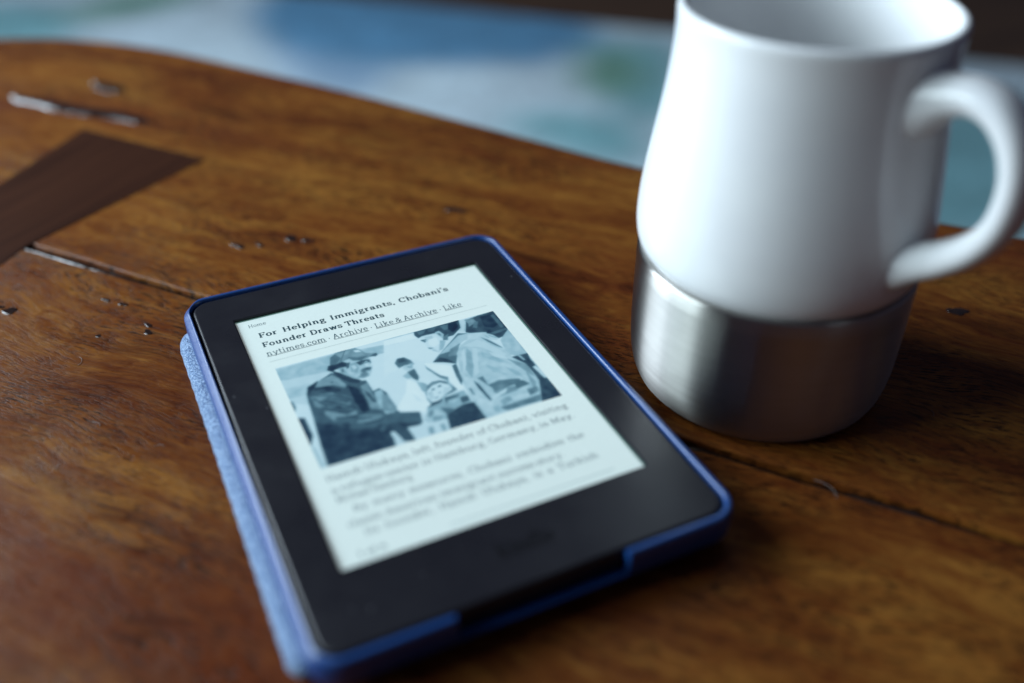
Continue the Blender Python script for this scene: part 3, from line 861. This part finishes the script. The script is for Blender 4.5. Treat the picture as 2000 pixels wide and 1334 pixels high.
pic = grid_mesh("picture", list(xs), list(ys + .004), Z1 - RO3[2], rel, "ink", M_PIC, rd)

# ------------------------------------------------------------------ mug
MX, MY = .113, -.024
mug = empty("travel_mug", (MX, MY, 0)); MO = (MX, MY, 0)
tag(mug, "white ceramic mug with a brushed steel base and a round handle", "mug")
steel_p = [(0.001, .0022), (.032, .0020), (.0355, .0006), (.0378, .0004), (.0394, .0010), (.0409, .0028), (.0420, .0056), (.0428, .0095), (.0433, .0145), (.0435, .0210), (.0436, .0300), (.0436, .0428), (.0437, .0434), (.0436, .0440), (.0436, .0478), (.0434, .0483), (.0429, .0485), (.0420, .0484), (.0408, .0476), (.039, .0470)]
vs, fs = lathe(steel_p, MX, MY, 160)
autosmooth(build("steel_base", vs, fs, M_STEEL, mug, MO), 50)
cer = [(.0360, .0450), (.0398, .0466), (.0406, .0477), (.0417, .0488), (.0429, .0503), (.0438, .0522), (.0444, .0548), (.0447, .0585), (.0446, .0630), (.0442, .0685), (.0435, .0740), (.0426, .0805), (.0416, .0870), (.0405, .0945), (.0396, .1015), (.0390, .1080), (.0386, .1140), (.0385, .1185), (.0386, .1216), (.0386, .1229), (.0383, .1239), (.0376, .1245), (.0367, .1245), (.0360, .1239), (.0356, .1227), (.0352, .120), (.0348, .114), (.0350, .107), (.0356, .100), (.0375, .087), (.0398, .072), (.0402, .062), (.0390, .057), (.034, .0540), (.02, .0530), (.0005, .0528)]
P = catmull(cer, 3)
vs, fs = lathe([(max(.0004, p[0]), p[1]) for p in P], MX, MY, 160)
autosmooth(build("mug_body", vs, fs, M_CERAM, mug, MO), 60)
# handle: swept oval, flared where it meets the body
ph = R_(281)
hv = Vector((math.cos(ph), math.sin(ph), 0)); sv = Vector((-hv.y, hv.x, 0))
HP = [(33.5, 105.5), (37.5, 107.5), (43, 110.4), (50, 112.2), (57, 110.6), (62.6, 105.6), (65.8, 98.5), (66.6, 90.5), (65.2, 82.5), (61, 75.2), (54.5, 69), (47.5, 64.2), (42.5, 61.2), (38.5, 59.6)]
HS = [(11.5, 12), (8.4, 10), (5.8, 8.0), (4.6, 7.2), (4.2, 6.9), (4.1, 6.9), (4.0, 6.9), (4.0, 6.9), (4.1, 6.9), (4.4, 7.0), (4.8, 7.2), (5.4, 7.8), (7.0, 9.0), (9.0, 10.5)]
Q = catmull([(a, b, c, d) for (a, b), (c, d) in zip(HP, HS)], 6)
rings = []
for i, q in enumerate(Q):
    a = Q[max(0, i - 1)]; b = Q[min(len(Q) - 1, i + 1)]
    d = (b - a)[:2]; d = d / np.linalg.norm(d); nr = (-d[1], d[0])
    ring = []
    for k in range(28):
        t = 2 * math.pi * k / 28
        ct, st = math.cos(t), math.sin(t)
        ct = math.copysign(abs(ct) ** .85, ct); st = math.copysign(abs(st) ** .85, st)
        rho = q[0] + nr[0] * ct * q[2]; z = q[1] + 2.2 + nr[1] * ct * q[2]
        p = Vector((MX, MY, 0)) + hv * (rho * mm) + sv * (st * q[3] * mm)
        ring.append((p.x, p.y, z * mm))
    rings.append(ring)
vs, fs = loft(rings, cap0=True, cap1=True)
build("handle", vs, fs, M_CERAM, mug, MO)
